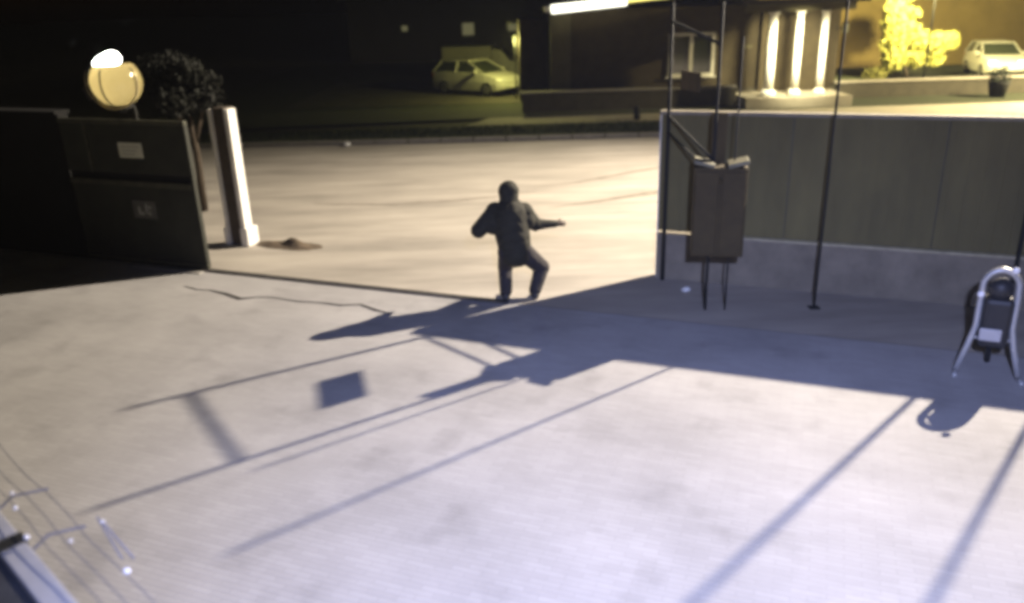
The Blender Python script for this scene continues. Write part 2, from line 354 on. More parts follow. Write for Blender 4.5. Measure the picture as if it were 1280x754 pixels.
for x_, y_, h_, r_, lb in ((4.05, 9.98, 4.2, 0.016, 'thin dark pole before the middle of the wall, right of the cabinet'),
                       (6.45, 9.64, 4.6, 0.026, 'dark upright pole before the wall at the right picture edge'),
                       (7.2, 9.25, 4.6, 0.026, 'dark pole further right along the wall, out past the trolley')):
    po = tag(empty('wall_pole', (x_, y_, 0)), lb, 'pole', 'poles in front of the wall')
    part('shaft', 'darkpost', po, tb([(0,0,0),(0,0,h_)], r_), True)
    part('foot_plate', 'darkpost', po, bx(-0.07,0.07,-0.07,0.07,0,0.012))
    part('cap', 'darkpost', po, tb([(0,0,h_),(0,0,h_+0.03)], [r_*1.3, r_*0.6]), True)

# dark cabinet hung on the frame's near pole
cb = tag(empty('control_cabinet', (2.69, 10.02, 0), R(-12)), 'dark double-door cabinet with two pale lids, hung on the pipe frame', 'cabinet')
part('body', 'cabinet', cb, bx(-0.33, 0.33, -0.16, 0.14, 0.80, 1.96), bevel=0.02)
for s_ in (-1, 1):
    dr = part('door', 'cabinet', cb, bx(min(s_*0.02, s_*0.31), max(s_*0.02, s_*0.31), -0.185, -0.16, 0.85, 1.91), bevel=0.012)
    part('handle', 'cabinet', dr, bx(s_*0.07-0.012, s_*0.07+0.012, -0.205, -0.185, 1.35, 1.5))
    def lid(bm, s_=s_):
        mx = Matrix.Translation((s_*0.21, -0.02, 2.0)) @ Matrix.Rotation(-s_*R(13), 4, 'Y')
        box(bm, -0.13, 0.13, -0.17, 0.17, -0.02, 0.03, mx)
    part('lid', 'hood', cb, lid, bevel=0.012)
part('back_board', 'board', cb, bx(-0.13, 0.05, 0.10, 0.13, 1.97, 2.60))
part('boss', 'cabinet', cb, tb([(0,-0.16,1.80),(0,-0.20,1.80)], 0.03), True)

# small pale stone on the ground by the wall end
bm = bmesh.new(); ball(bm, (0,0,0.03), 0.05, 2, (1.3,1,0.7))
for v in bm.verts: v.co += Vector((random.uniform(-.008,.008), random.uniform(-.008,.008), random.uniform(-.008,.008)))
o = link('stone', bm, 'stone'); o.location = W(0.55, 0.55); tag(o, 'small pale stone on the shaded ground by the wall end', 'stone')

# ------------------------------------------------------------------ left gate pillar and leaf
pl = tag(empty('gate_pillar', tuple(W(-7.46, 0.2)), GA), 'gate pillar left of the opening, shaded front painted brown, lit edge painted white', 'pillar')
part('shaft', 'pillar', pl, bx(-0.15, 0.10, -0.12, 0.12, 0, 2.38))  # front face in shadow, its shade put into the brown
part('corner_strip', 'white', pl, bx(-0.21, -0.152, -0.17, -0.06, 0.33, 2.40))
part('corner_strip', 'white', pl, bx(0.102, 0.20, -0.15, 0.06, 0.33, 2.40), bevel=0.01)  # lit right face of the pillar, painted white
part('foot_block', 'white', pl, bx(-0.25, -0.152, -0.20, 0.0, 0, 0.33), bevel=0.02)
part('foot_block', 'white', pl, bx(0.102, 0.26, -0.19, 0.12, 0, 0.33), bevel=0.02)
part('cap', 'pillar', pl, bx(-0.15, 0.10, -0.13, 0.12, 2.38, 2.42))
bm = bmesh.new()
bmesh.ops.create_grid(bm, x_segments=24, y_segments=14, size=1)
for v in bm.verts:
    x, y = v.co.x, v.co.y; rr = math.sqrt(x*x + y*y); hgt = max(0, 1 - rr) ** 1.3
    v.co = Vector((x*0.75, y*0.28, hgt*0.16*(0.8 + 0.4*math.sin(7*x+3*y)) - 0.004 + (0.01*random.random() if hgt > 0 else 0)))
o = link('soil_heap', bm, 'soil', smooth=True); o.location = W(-6.55, 0.12); o.rotation_euler.z = GA
tag(o, 'low heap of brown soil at the foot of the gate pillar', 'soil heap')

lf = tag(empty('gate_leaf', tuple(W(-6.98, 1.66)), GA), 'dark metal sliding gate leaf with two small plates left of the pillar', 'gate')
part('lower_panel', 'leaf_panel', lf, bx(-2.6, -0.05, -0.02, 0.02, 0.09, 1.42))
part('upper_panel', 'leaf_panel', lf, bx(-2.6, -0.05, -0.035, 0.005, 1.54, 2.33))
part('middle_gap', 'blackwall', lf, bx(-2.6, -0.05, 0.0, 0.04, 1.42, 1.54))  # solid black strip painting the dark gap between the panels
part('top_rail', 'leaf_rail', lf, bx(-2.6, 0.0, -0.05, 0.03, 2.33, 2.40), bevel=0.008)
part('middle_rail', 'leaf_rail', lf, bx(-2.6, -0.05, -0.04, 0.0, 1.33, 1.42), bevel=0.006)
part('bottom_rail', 'leaf_rail', lf, bx(-2.6, 0.0, -0.04, 0.03, 0.03, 0.09))
part('end_stile', 'leaf_panel', lf, bx(-0.05, 0.0, -0.045, 0.03, 0.09, 2.33))
part('stile', 'leaf_rail', lf, bx(-2.08, -2.03, -0.055, -0.035, 1.54, 2.33))
pt_ = part('plate', 'plate', lf, bx(-1.40, -0.92, -0.05, -0.036, 1.80, 2.04), bevel=0.004)
pt_['label'] = 'small pale rectangular plate on the upper panel'
for k in range(3): part('print_line', 'ink', pt_, bx(-1.35, -0.97 - 0.05*k, -0.053, -0.051, 1.97 - k*0.06, 1.985 - k*0.06))
p2_ = part('plate', 'dimplate', lf, bx(-1.36, -0.88, -0.036, -0.021, 0.80, 1.10), bevel=0.004)
p2_['label'] = 'dim weathered plate with worn pale marks on the lower panel'
for a in ((-1.25,-1.20,.86,1.0),(-1.20,-1.13,.86,.91),(-1.09,-1.05,.88,1.05),(-1.03,-0.97,.96,1.02),(-1.03,-0.99,.86,.92)):
    part('worn_mark', 'paleprint', p2_, bx(a[0], a[1], -0.039, -0.037, a[2], a[3]))
wl = tag(empty('dark_wall', tuple(W(-9.62, 1.7)), GA), 'wall running left from the gate leaf, its shade painted near black', 'wall')
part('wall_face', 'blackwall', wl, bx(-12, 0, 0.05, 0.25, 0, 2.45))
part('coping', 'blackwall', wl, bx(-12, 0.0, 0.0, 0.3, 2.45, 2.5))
bk = tag(empty('latch_bracket', tuple(W(-9.25, 1.6))), 'tiny pale bracket at the left end of the gate leaf', 'bracket')
part('bracket', 'greyplate', bk, bx(-0.05,0.05,-0.05,0.03,1.78,1.9), bevel=0.01)
part('stem', 'darkpost', bk, tb([(0,0,0),(0,0,1.78)], 0.02))

# convex-mirror shape above the leaf, built as a glowing globe lamp
gl = tag(empty('glowing_globe', (-5.90, 12.60, 0)), 'round amber globe with glaring white top, modelled as a lamp above the gate leaf', 'lamp')
part('post', 'darkpost', gl, tb([(0,0.42,0),(0,0.42,2.55),(0,0.30,2.66)], 0.04), True)
GC = Vector((0, 0, 3.0)); GR = 0.37
def globe(bm):
    bmesh.ops.create_uvsphere(bm, u_segments=40, v_segments=24, radius=GR, matrix=Matrix.Translation(GC))
    bmesh.ops.delete(bm, geom=[f for f in bm.faces if f.calc_center_median().z > GC.z + 0.27], context='FACES')
part('globe', 'globe_glass', gl, globe, True)
def cap(bm):
    ball(bm, (-0.03, -0.06, GC.z+0.31), 0.19, 4, (1.05, 0.95, 0.58)); 
    for v in bm.verts: v.co += Vector((0.02*math.sin(14*v.co.x+2), 0, 0.035*math.sin(11*v.co.x+1.0)))
part('glow_cap', 'bulb', gl, cap, True)
def ring(bm):
    pts = [(GC.x + (GR+0.012)*math.cos(a), -0.16, GC.z - 0.0 + (GR+0.012)*math.sin(a)) for a in [R(150 + k*8) for k in range(31)]]
    tube(bm, pts, 0.013, 8)
part('rim', 'brass', gl, ring, True)
part('collar', 'darkpost', gl, tb([(0,0.30,2.62),(0,0.05,2.66)], [0.05, 0.10]), True)
part('fin', 'darkpost', gl, tb([(-0.36,-0.1,3.05),(-0.42,-0.1,2.92),(-0.38,-0.1,2.75)], [0.03,0.06,0.03]), True)
for az in (-150, -100, -20):
    part('cage_bar', 'darkpost', gl, tb([((GR+0.01)*math.sin(R(t))*math.cos(R(az)), (GR+0.01)*math.sin(R(t))*math.sin(R(az)), GC.z - (GR+0.01)*math.cos(R(t))) for t in range(10, 125, 8)], 0.012 if az != -150 else 0.03, seg=6), True)
part('base_cup', 'darkpost', gl, tb([(0,0,GC.z-GR-0.08),(0,0,GC.z-GR+0.02),(0,0,GC.z-GR+0.06)], [0.05,0.12,0.16], seg=16), True)
light('globe_glow', 'POINT', Vector((-5.90, 12.60, 0)) + GC + Vector((-0.06, -0.10, 0.0)), 6, (1.0, 0.9, 0.66), size=0.05)  # glow added inside the globe

# ------------------------------------------------------------------ foliage
def leaves(bm, c, rad, n, size, scale=(1,1,1), shell=0.35):
    for _ in range(n):
        d = Vector((random.gauss(0,1), random.gauss(0,1), random.gauss(0,1))).normalized()
        rr = rad * (shell + (1-shell)*random.random() ** 0.6)
        p = Vector(c) + Vector((d.x*rr*scale[0], d.y*rr*scale[1], d.z*rr*scale[2]))
        s = size * random.uniform(0.6, 1.4); e = Euler((random.uniform(0,6.28), random.uniform(0,6.28), random.uniform(0,6.28))).to_matrix()
        q = [e @ Vector(v) for v in ((-s,0,0),(0,-s*0.45,0.1*s),(s,0,0),(0,s*0.45,0.1*s))]
        bm.faces.new([bm.verts.new(p+v) for v in q])
def tree(name, loc, clumps, trunk, m, label, cat, size, group=None):
    t = tag(empty(name, loc), label, cat, group)
    part('trunk', 'bark', t, lambda bm: [tube(bm, pts, rads, 8) for pts, rads in trunk], True)
    bm = bmesh.new()
    for c, r, n, sc3 in clumps: leaves(bm, c, r, n, size, sc3)
    link('crown', bm, m, t)
    return t
cl = []
for k in range(11):
    cl.append(((random.uniform(-0.55,0.6), random.uniform(-.5,.5), 2.55 + random.uniform(-.35,.45)), random.uniform(.25,.42), 330, (1.1,1,0.8)))
tree('garden_tree', (-6.45, 16.6, 0), cl, [([(0,0,0),(0.05,0,1.2),(0,0,2.5)], [0.09,0.07,0.03]), ([(0.04,0,1.4),(0.4,0.1,2.4)], [0.05,0.02]), ([(0.03,0,1.5),(-0.4,-0.1,2.5)], [0.05,0.02])],
     'foliage', 'dim small tree behind the gate leaf, right of the glowing globe', 'tree', 0.07)

bm = bmesh.new(); ball(bm, (0,0,0.06), 0.11, 2, (1.2,1,0.6)); o = link('kerb_stone', bm, 'stone', smooth=True); o.location = (-4.82, 24.2, 0.004)
tag(o, 'small white stone by the kerb across the road', 'stone')
bm = bmesh.new(); tube(bm, [(0,0,0),(0,0,0.34),(0,0,0.42),(0,0,0.45)], [0.11,0.11,0.09,0.03], 14); o = link('bollard', bm, 'darkpost', smooth=True); o.location = (4.42, 27.5, 0.06)
tag(o, 'short dark bollard on the footpath near the wall end', 'bollard')

# ------------------------------------------------------------------ house
hs = tag(empty('house', (0, 31.5, 0)), 'dark brown single-storey house behind the right wall', 'house')
part('wall', 'brick', hs, bx(2.5, 12.6, 0, 6, 0, 3.55))
part('side_wall', 'brick', hs, bx(0.6, 1.74, 2.0, 6, 0, 3.2))
part('corner_pilaster', 'housepale', hs, bx(1.75, 2.5, -0.06, 6, 0, 3.42))
part('base_course', 'lowwall', hs, bx(2.52, 12.6, -0.05, 0.0, 0, 0.55))
def rf(bm):
    v = [bm.verts.new(p) for p in ((1.5,-0.55,3.56),(7.6,-0.55,4.12),(13.4,-0.55,3.72),(1.5,6.6,3.56),(7.6,6.6,4.12),(13.4,6.6,3.72),(1.5,-0.55,3.68),(7.6,-0.55,4.24),(13.4,-0.55,3.84),(1.5,6.6,3.68),(7.6,6.6,4.24),(13.4,6.6,3.84))]
    for f in ((0,1,7,6),(1,2,8,7),(3,9,10,4),(4,10,11,5),(0,3,4,1),(1,4,5,2),(6,7,10,9),(7,8,11,10),(0,6,9,3),(2,5,11,8)): bm.faces.new([v[i] for i in f])
roof = part('roof', 'rooftile', hs, rf)
part('bargeboard', 'bargewhite', roof, lambda bm: box(bm, 0, 6.1, -0.03, 0, -0.10, 0.10, Matrix.Translation((1.5, -0.56, 3.60)) @ Matrix.Rotation(-math.atan2(0.46, 6.1), 4, 'Y')))
wn = part('window', 'glassdark', hs, bx(6.28, 7.86, -0.02, -0.006, 1.14, 2.55))
for a in ((6.20,6.31,1.06,2.62),(7.82,7.93,1.06,2.62),(6.98,7.10,1.14,2.54),(6.31,7.82,2.52,2.62),(6.31,7.82,1.06,1.16)):
    part('frame', 'bargewhite', wn, bx(a[0], a[1], -0.07, -0.021, a[2], a[3]))
part('sill', 'bargewhite', wn, bx(6.1, 8.0, -0.12, -0.075, 1.0, 1.055))
part('vent', 'housepale', hs, bx(9.0, 9.35, -0.03, -0.002, 2.0, 2.12))
# porch
pc = tag(empty('porch', (0, 29.7, 0)), 'house porch with three bright white columns behind the wall', 'porch')
part('floor', 'pave', pc, bx(8.6, 12.4, -0.5, 1.7, 0.05, 0.42))
part('beam', 'housepale', pc, bx(8.5, 12.3, -0.2, 0.2, 3.32, 3.58))
part('roof', 'rooftile', pc, bx(8.2, 12.6, -0.6, 1.75, 3.58, 3.72))
part('back_wall', 'brick', pc, bx(9.6, 12.3, 1.55, 1.7, 0.42, 3.32))
for x_, r_ in ((9.50, 0.16), (10.45, 0.125), (11.35, 0.115)):
    cx = part('column', 'white', pc, tb([(x_,0,0.66),(x_,0,1.5),(x_,0,3.2)], [r_*1.06, r_, r_*0.9], seg=20), True)
    part('base', 'white', cx, tb([(x_,0,0.42),(x_,0,0.60),(x_,0,0.66)], [r_*1.8, r_*1.6, r_*1.2], seg=20), True)
    part('capital', 'white', cx, tb([(x_,0,3.2),(x_,0,3.32)], [r_*1.0, r_*1.5], seg=20), True)
ln = tag(empty('porch_lantern', (11.95, 29.4, 2.7)), 'small pale wall lantern right of the porch columns', 'lantern')
part('glass', 'litpane', ln, bx(-0.08,0.08,-0.08,0.08,-0.15,0.15), bevel=0.02)
part('cap', 'darkpost', ln, tb([(0,0,0.15),(0,0,0.25)], [0.13,0.02], seg=8))
part('arm', 'darkpost', ln, bx(-0.36,-0.08,-0.015,0.015,0.0,0.04))
light('porch_column_fill', 'SPOT', (10.3, 27.4, 3.2), 2600, (1.0, 0.90, 0.55), aim=(10.4, 29.7, 1.9), size=0.25, cone=70, blend=0.6)  # spot without a fixture, added before the porch to light its columns
# light strip along the bargeboard
stp = tag(empty('eave_light', (1.5, 30.86, 3.60)), 'bright light strip along the roof edge, white turning yellow', 'light strip')
sm = Matrix.Rotation(-math.atan2(0.46, 6.1), 4, 'Y')
part('white_tube', 'tube_white', stp, lambda bm: box(bm, 0.25, 3.0, 0, 0.08, -0.17, 0.14, sm), bevel=0.03)
part('yellow_tube', 'tube_yellow', stp, lambda bm: box(bm, 3.02, 4.6, 0, 0.08, -0.06, 0.12, sm), bevel=0.03)
part('yellow_tube', 'tube_amber', stp, lambda bm: box(bm, 4.62, 6.6, 0, 0.08, -0.08, 0.10, sm), bevel=0.03)
# garden wall in front of the house
gw = tag(empty('garden_wall', (0, 30.2, 0)), 'low dark garden wall with a paler coping before the house', 'wall')
part('wall_face', 'lowwall', gw, bx(0.6, 8.5, 0, 0.22, 0, 0.72))
part('coping', 'kerb', gw, bx(0.5, 8.5, -0.04, 0.26, 0.72, 0.79), bevel=0.01)
gw2 = tag(empty('garden_wall', (0, 31.4, 0)), 'low garden wall with pale coping in front of the yellow-lit tree', 'wall')
part('wall_face', 'lowwall', gw2, bx(12.7, 28, 0, 0.22, 0, 0.62))
part('coping', 'pave', gw2, bx(12.6, 28, -0.05, 0.27, 0.62, 0.70), bevel=0.01)

# yellow-lit tree right of the house
cl = [((-0.75,0,0.9),0.5,800,(1,1,1)),((-0.85,0,1.6),0.55,800,(1,1,1)),((-0.9,0,2.4),0.55,800,(1,1,1)),((-0.95,0,3.05),0.42,700,(1.1,1,0.9)),((-0.45,0.1,3.55),0.3,200,(1,1,0.8)),
      ((-0.2,0,2.0),0.5,800,(1,1,1)),((0.4,0,1.6),0.55,800,(1,1,0.9)),((1.1,0,1.55),0.5,800,(1.1,1,0.85)),((1.65,0,1.6),0.45,700,(1,1,0.8)),((0.3,0,0.95),0.5,700,(1,1,0.8)),((1.1,0,0.9),0.45,300,(1,1,.8)),((-0.2,0,2.85),0.35,250,(1.2,1,.5))]
tree('garden_tree', (18.35, 37.6, 0.05), cl, [([(0,0,0),(-0.3,0,1.0),(-0.8,0,2.6)], [0.10,0.07,0.03]), ([(-0.1,0,0.4),(0.6,0,1.2),(1.4,0,1.6)], [0.07,0.05,0.02])],
     'foliage_y', 'bushy tree lit bright yellow right of the house', 'tree', 0.15)
yl = tag(empty('garden_lamp', (17.6, 34.6, 0.05)), 'slim garden lamp post shining on the yellow tree', 'lamp')
part('post', 'darkpost', yl, tb([(0,0,0),(0,0,4.6)], [0.045, 0.03]), True)
part('head', 'darkpost', yl, tb([(0,0,4.6),(0,0,4.72)], [0.16, 0.05], seg=12), True)
light('garden_lamp_bulb', 'SPOT', (17.6, 34.6, 4.55), 10000, (1.0, 0.86, 0.36), aim=(19.2, 38.4, 1.6), size=0.12, cone=125, blend=0.5)

sl = tag(empty('street_lamp', (25.0, 26.4, 0.05)), 'tall street lamp on the verge past the right edge', 'street lamp')
part('pole', 'tubegrey', sl, tb([(0,0,0),(0,0,3),(0,0,6.2)], [0.09,0.07,0.05]), True)
part('arm', 'tubegrey', sl, tb([(0,0,6.1),(-0.4,0.1,6.3),(-0.9,0.2,6.32)], 0.03), True)
part('lamp_head', 'darkpost', sl, bx(-1.3,-0.85,0.08,0.34,6.30,6.40), bevel=0.03)
light('street_lamp_bulb', 'SPOT', (23.9, 26.6, 6.3), 42000, (1.0, 0.84, 0.45), aim=(19.5, 30.0, 0), size=0.15, cone=100, blend=0.7)
# round shrub and planter
bm = bmesh.new(); sh = tag(empty('round_shrub', (14.9, 33.2, 0.05)), 'small rounded pale shrub right of the porch', 'shrub')
leaves(bm, (0,0,0.55), 0.5, 700, 0.06, (1,1,0.9)); link('leaf_mass', bm, 'foliage_y', sh); part('stem', 'bark', sh, tb([(0,0,0),(0,0,0.5)], [0.04,0.02], seg=6))
pn = tag(empty('planter', (18.3, 30.4, 0.06)), 'dark tapered planter on the footpath below the yellow tree', 'planter')
part('pot', 'darkpost', pn, tb([(0,0,0),(0,0,0.5),(0,0,0.55)], [0.26,0.36,0.38], seg=16), True)
bm = bmesh.new(); leaves(bm, (0,0,0.75), 0.38, 300, 0.06); link('leaf_mass', bm, 'hedge', pn)

# ochre building further back on the right and the dark far house on the left
ob = tag(empty('ochre_building', (0, 44, 0)), 'big plain ochre building filling the upper right background', 'building')
part('wall', 'ochre', ob, bx(13.2, 40, 0, 8, 0, 9))
part('roof', 'rooftile', ob, bx(12.8, 40.4, -0.5, 8.5, 9, 9.3))
for k in range(3): part('window', 'glassdark', ob, bx(16+k*7, 17.6+k*7, -0.03, -0.002, 5.4, 6.9))
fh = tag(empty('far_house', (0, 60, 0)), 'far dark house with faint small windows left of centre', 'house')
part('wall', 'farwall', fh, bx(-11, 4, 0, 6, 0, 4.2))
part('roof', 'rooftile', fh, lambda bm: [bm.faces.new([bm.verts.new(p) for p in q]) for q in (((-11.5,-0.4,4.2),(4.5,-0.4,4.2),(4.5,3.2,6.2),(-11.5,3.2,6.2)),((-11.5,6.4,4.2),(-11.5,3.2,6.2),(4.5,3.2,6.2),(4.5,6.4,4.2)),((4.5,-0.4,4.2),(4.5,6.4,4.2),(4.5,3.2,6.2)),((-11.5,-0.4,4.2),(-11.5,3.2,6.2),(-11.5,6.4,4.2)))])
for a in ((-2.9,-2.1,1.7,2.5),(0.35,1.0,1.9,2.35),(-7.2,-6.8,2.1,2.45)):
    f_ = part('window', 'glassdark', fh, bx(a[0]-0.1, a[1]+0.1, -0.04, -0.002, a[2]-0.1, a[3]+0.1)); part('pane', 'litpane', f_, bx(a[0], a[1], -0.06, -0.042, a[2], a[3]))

# ------------------------------------------------------------------ vehicles
def loft(bm, secs):
    rings = [[bm.verts.new(p) for p in s] for s in secs]; n = len(rings[0])
    for a, b in zip(rings, rings[1:]):
        for k in range(n): bm.faces.new((a[k], a[(k+1)%n], b[(k+1)%n], b[k]))
    bm.faces.new(rings[0][::-1]); bm.faces.new(rings[-1])
def car(name, loc, rz, label, paint, lit=False, group='parked cars'):
    c = tag(empty(name, loc, rz), label, 'car', group)
    # x = length (front +x), y = width
    prof = [(-1.95,0.30,0.62,0.78),(-1.88,0.24,0.95,0.84),(-1.2,0.20,0.98,0.87),(0.6,0.20,0.97,0.87),(1.1,0.20,0.95,0.86),(1.75,0.22,0.80,0.82),(1.98,0.30,0.62,0.70)]
    def body(bm):
        loft(bm, [[(x,-w_,z0),(x,-w_*1.02,(z0+z1)/2),(x,-w_*0.96,z1),(x,w_*0.96,z1),(x,w_*1.02,(z0+z1)/2),(x,w_,z0)] for x,z0,z1,w_ in prof])
    part('body', paint, c, body, bevel=0.05)
    gh = [(-1.86,0.95,0.97,0.80,0.80),(-1.45,0.95,1.40,0.80,0.64),(0.05,0.95,1.42,0.80,0.64),(0.98,0.93,0.96,0.80,0.78)]
    def green(bm):
        loft(bm, [[(x,-w0,z0),(x,-w1,z1),(x,w1,z1),(x,w0,z0)] for x,z0,z1,w0,w1 in gh])
    part('glasshouse', 'glassdark', c, green)
    part('roof', paint, c, bx(-1.5, 0.08, -0.66, 0.66, 1.40, 1.46), bevel=0.03)
    for s_ in (-1, 1):
        for a, b in (((-1.9,s_*0.81,0.95),(-1.46,s_*0.66,1.42)), ((1.0,s_*0.80,0.95),(0.06,s_*0.66,1.43)), ((-0.55,s_*0.82,0.95),(-0.5,s_*0.66,1.42))):
            part('pillar', paint, c, tb([a, b], 0.035, seg=6))
        part('mirror', paint, c, bx(0.62, 0.78, min(s_*0.86,s_*1.05), max(s_*0.86,s_*1.05), 0.96, 1.10), bevel=0.03)
        part('headlight', 'headlamp' if lit else 'lens', c, bx(1.80, 1.96, min(s_*0.42,s_*0.72), max(s_*0.42,s_*0.72), 0.58, 0.74), bevel=0.03)
        part('tail_light', 'tail', c, bx(-1.97, -1.86, min(s_*0.60,s_*0.82), max(s_*0.60,s_*0.82), 0.70, 0.92), bevel=0.02)
        for x_ in (-1.22, 1.22):
            wy = s_*0.80
            wh = part('wheel', 'tyre', c, tb([(x_, wy-0.09, 0.30),(x_, wy+0.09, 0.30)], 0.30, seg=20), bevel=0.02)
            part('rim', 'rim', wh, tb([(x_, wy+s_*0.085, 0.30),(x_, wy+s_*0.10, 0.30)], [0.20, 0.17], seg=16))
    part('bumper', paint, c, bx(1.86, 2.04, -0.66, 0.66, 0.30, 0.52), bevel=0.05)
    part('number_plate', 'plate', c, bx(2.04, 2.055, -0.26, 0.26, 0.36, 0.47))
    return c
car('parked_car', (-1.25, 37.0, 0.08), R(-38), 'pale hatchback parked in the driveway left of the house', 'carpaint')
car('parked_car', (22.6, 38.2, 0.06), R(-105), 'pale car with lit headlights at the far right edge', 'carpaint', lit=True)
vn = tag(empty('parked_van', (-1.7, 42.6, 0.08), R(-6)), 'white box van parked behind the pale hatchback', 'van')
part('box', 'vanpaint', vn, bx(-1.35, 1.15, -0.9, 0.9, 0.45, 1.78), bevel=0.06)
part('cab', 'vanpaint', vn, lambda bm: loft(bm, [[(x,-0.85,0.4),(x,-0.8,z),(x,0.8,z),(x,0.85,0.4)] for x,z in ((1.16,1.62),(1.6,1.6),(2.1,1.05),(2.5,0.95))]), bevel=0.03)
part('windscreen', 'glassdark', vn, lambda bm: bm.faces.new([bm.verts.new(p) for p in ((1.64,-0.7,1.60),(1.64,0.7,1.60),(2.06,0.72,1.12),(2.06,-0.72,1.12))]))
for x_ in (-0.9, 1.8):
    for s_ in (-1, 1): part('wheel', 'tyre', vn, tb([(x_, s_*0.72, 0.33),(x_, s_*0.92, 0.33)], 0.33, seg=18), bevel=0.02)
dl = tag(empty('driveway_lamp', (0.45, 34.2, 0.06)), 'dim lamp on the side of the house by the driveway', 'lamp')
part('post', 'darkpost', dl, tb([(0,0,0),(0,0,2.5)], 0.03)); part('head', 'darkpost', dl, tb([(0,0,2.5),(0,0,2.62)], [0.13,0.04], seg=10))
light('driveway_bulb', 'POINT', (0.3, 34.1, 2.45), 520, (1.0, 0.95, 0.28), size=0.1)

# ------------------------------------------------------------------ trolley in the wall's shadow
tr = tag(empty('hand_trolley', (5.16, 7.87, 0), R(-24)), 'grey tube hoop trolley with splayed legs and dark body at right edge', 'trolley')
def hoop(bm):
    pts = [(-0.30,-0.06,0.03),(-0.22,0,0.32),(-0.17,0.02,0.55),(-0.17,0.05,0.9)]
    pts += [(-0.17*math.cos(a)+0.0, 0.07, 0.98+0.20*math.sin(a)) for a in [R(k*15) for k in range(1, 12)]]
    pts += [(0.17,0.05,0.9),(0.17,0.02,0.55),(0.22,0,0.32),(0.30,-0.06,0.03)]
    tube(bm, pts, 0.033, 12)
part('hoop_frame', 'tubegrey', tr, hoop, True)
for s_ in (-1, 1):
    part('skid_foot', 'tubegrey', tr, tb([(s_*0.30,-0.06,0.03),(s_*0.32,-0.22,0.028)], 0.026), True)
part('cross_bar', 'tubegrey', tr, tb([(-0.20,0.0,0.42),(0.20,0.0,0.42)], 0.018), True)
part('body', 'blackplastic', tr, bx(-0.14, 0.14, -0.10, 0.16, 0.34, 0.90), bevel=0.05)
part('head', 'blackplastic', tr, lambda bm: ball(bm, (0,0.03,0.98), 0.125, 3, (1,0.85,1.0)), True)
part('number_plate', 'greyplate', tr, bx(-0.15, 0.06, -0.14, -0.105, 0.44, 0.58), bevel=0.015)
part('rear_leg', 'blackplastic', tr, tb([(0,0.1,0.5),(0.05,0.35,0.02)], 0.03), True)
for a in ((-0.185,-0.05,0.93),(0.10,0.02,1.20)):
    part('reflector', 'ceramic', tr, lambda bm, a=a: ball(bm, a, 0.036, 3, (1,0.6,1)), True)

# ------------------------------------------------------------------ canopy edge with electric fence, bottom left
ED = Vector((0.73, -0.683, 0)).normalized(); EN = Vector((ED.y, -ED.x, 0))   # EN points away from the yard
cn = tag(empty('canopy', (-1.86, 2.39, 2.2), math.atan2(ED.y, ED.x)), 'dark flat canopy roof with pale metal edge in the bottom left corner', 'canopy')
part('roof_slab', 'canopy', cn, bx(-4, 2.6, -2.2, -0.015, -0.10, 0.0))
for a, b in ((-4.0, -0.02), (0.01, 2.6)):
    part('edge_trim', 'gutter', cn, bx(a, b, -0.012, 0.075, -0.06, 0.014), bevel=0.006)
part('joint_clip', 'darkpost', cn, bx(-0.04, 0.03, -0.02, 0.08, -0.05, 0.022))
for x_ in (-3.6, 2.2): part('post', 'darkpost', cn, bx(x_-0.05, x_+0.05, -1.2, -1.1, -2.2, -0.10))
ef = tag(empty('electric_fence', (-1.86, 2.39, 2.2), math.atan2(ED.y, ED.x)), 'electric fence wires with white insulators along the canopy edge', 'fence')
# strands run parallel to the edge, held out over the yard by arms
ST = [(0.11, 0.05), (0.17, 0.03), (0.24, 0.01)]
for y_, z_ in ST:
    part('wire', 'wire', ef, tb([(-4 + k*0.22, y_ + 0.006*math.sin(k*1.9), z_ - 0.01*abs(math.sin(k*0.7))) for k in range(31)], 0.0022, seg=6))
for x_ in (-2.6, -1.4, -0.32, 0.06, 1.3):
    part('arm', 'wire', ef, tb([(x_, 0.05, -0.03), (x_, 0.14, 0.02), (x_+0.02, 0.26, 0.0)], 0.005, seg=8))
for x_, y_, z_, r_ in ((0.055,0.075,0.045,0.013),(-0.15,0.105,0.06,0.011),(-0.27,0.13,0.06,0.009),(0.21,0.17,0.05,0.008),(0.50,0.24,0.03,0.014),(0.15,0.30,0.03,0.008)):
    part('insulator', 'ceramic', ef, lambda bm, q=(x_,y_,z_), r_=r_: ball(bm, q, r_*0.75, 3, (1.25,1,0.9)), True)
part('stay', 'wire', ef, tb([(0.10,0.30,0.03),(0.24,0.31,-0.10)], 0.004, seg=6)); part('stay', 'wire', ef, tb([(0.15,0.30,0.03),(0.27,0.34,-0.10)], 0.004, seg=6))

# ------------------------------------------------------------------ person
def blob(name, chains, balls, m, parent, vox=0.014, smooth=6):
    """tapered limbs and rounded masses fused into one continuous surface"""
    bm = bmesh.new()
    for a, b, ra, rb in chains:
        a = Vector(a); b = Vector(b); n = max(2, int((b-a).length / (min(ra, rb)*0.45)))
        for k in range(n+1):
            t = k/n; ball(bm, a.lerp(b, t), ra + (rb-ra)*t, 2)
    for c, r, s in balls: ball(bm, c, r, 3, s)
    me = bpy.data.meshes.new(name); bm.to_mesh(me); bm.free()
    o = bpy.data.objects.new(name, me); col.objects.link(o)
    rm = o.modifiers.new('fuse', 'REMESH'); rm.mode = 'VOXEL'; rm.voxel_size = vox
    sm_ = o.modifiers.new('smooth', 'SMOOTH'); sm_.iterations = smooth; sm_.factor = 0.5
    dg = bpy.context.evaluated_depsgraph_get(); nm = bpy.data.meshes.new_from_object(o.evaluated_get(dg))
    o.modifiers.clear(); o.data = nm; bpy.data.meshes.remove(me)
    nm.materials.clear(); nm.materials.append(M[m])
    for p in nm.polygons: p.use_smooth = True
    o.parent = parent
    return o
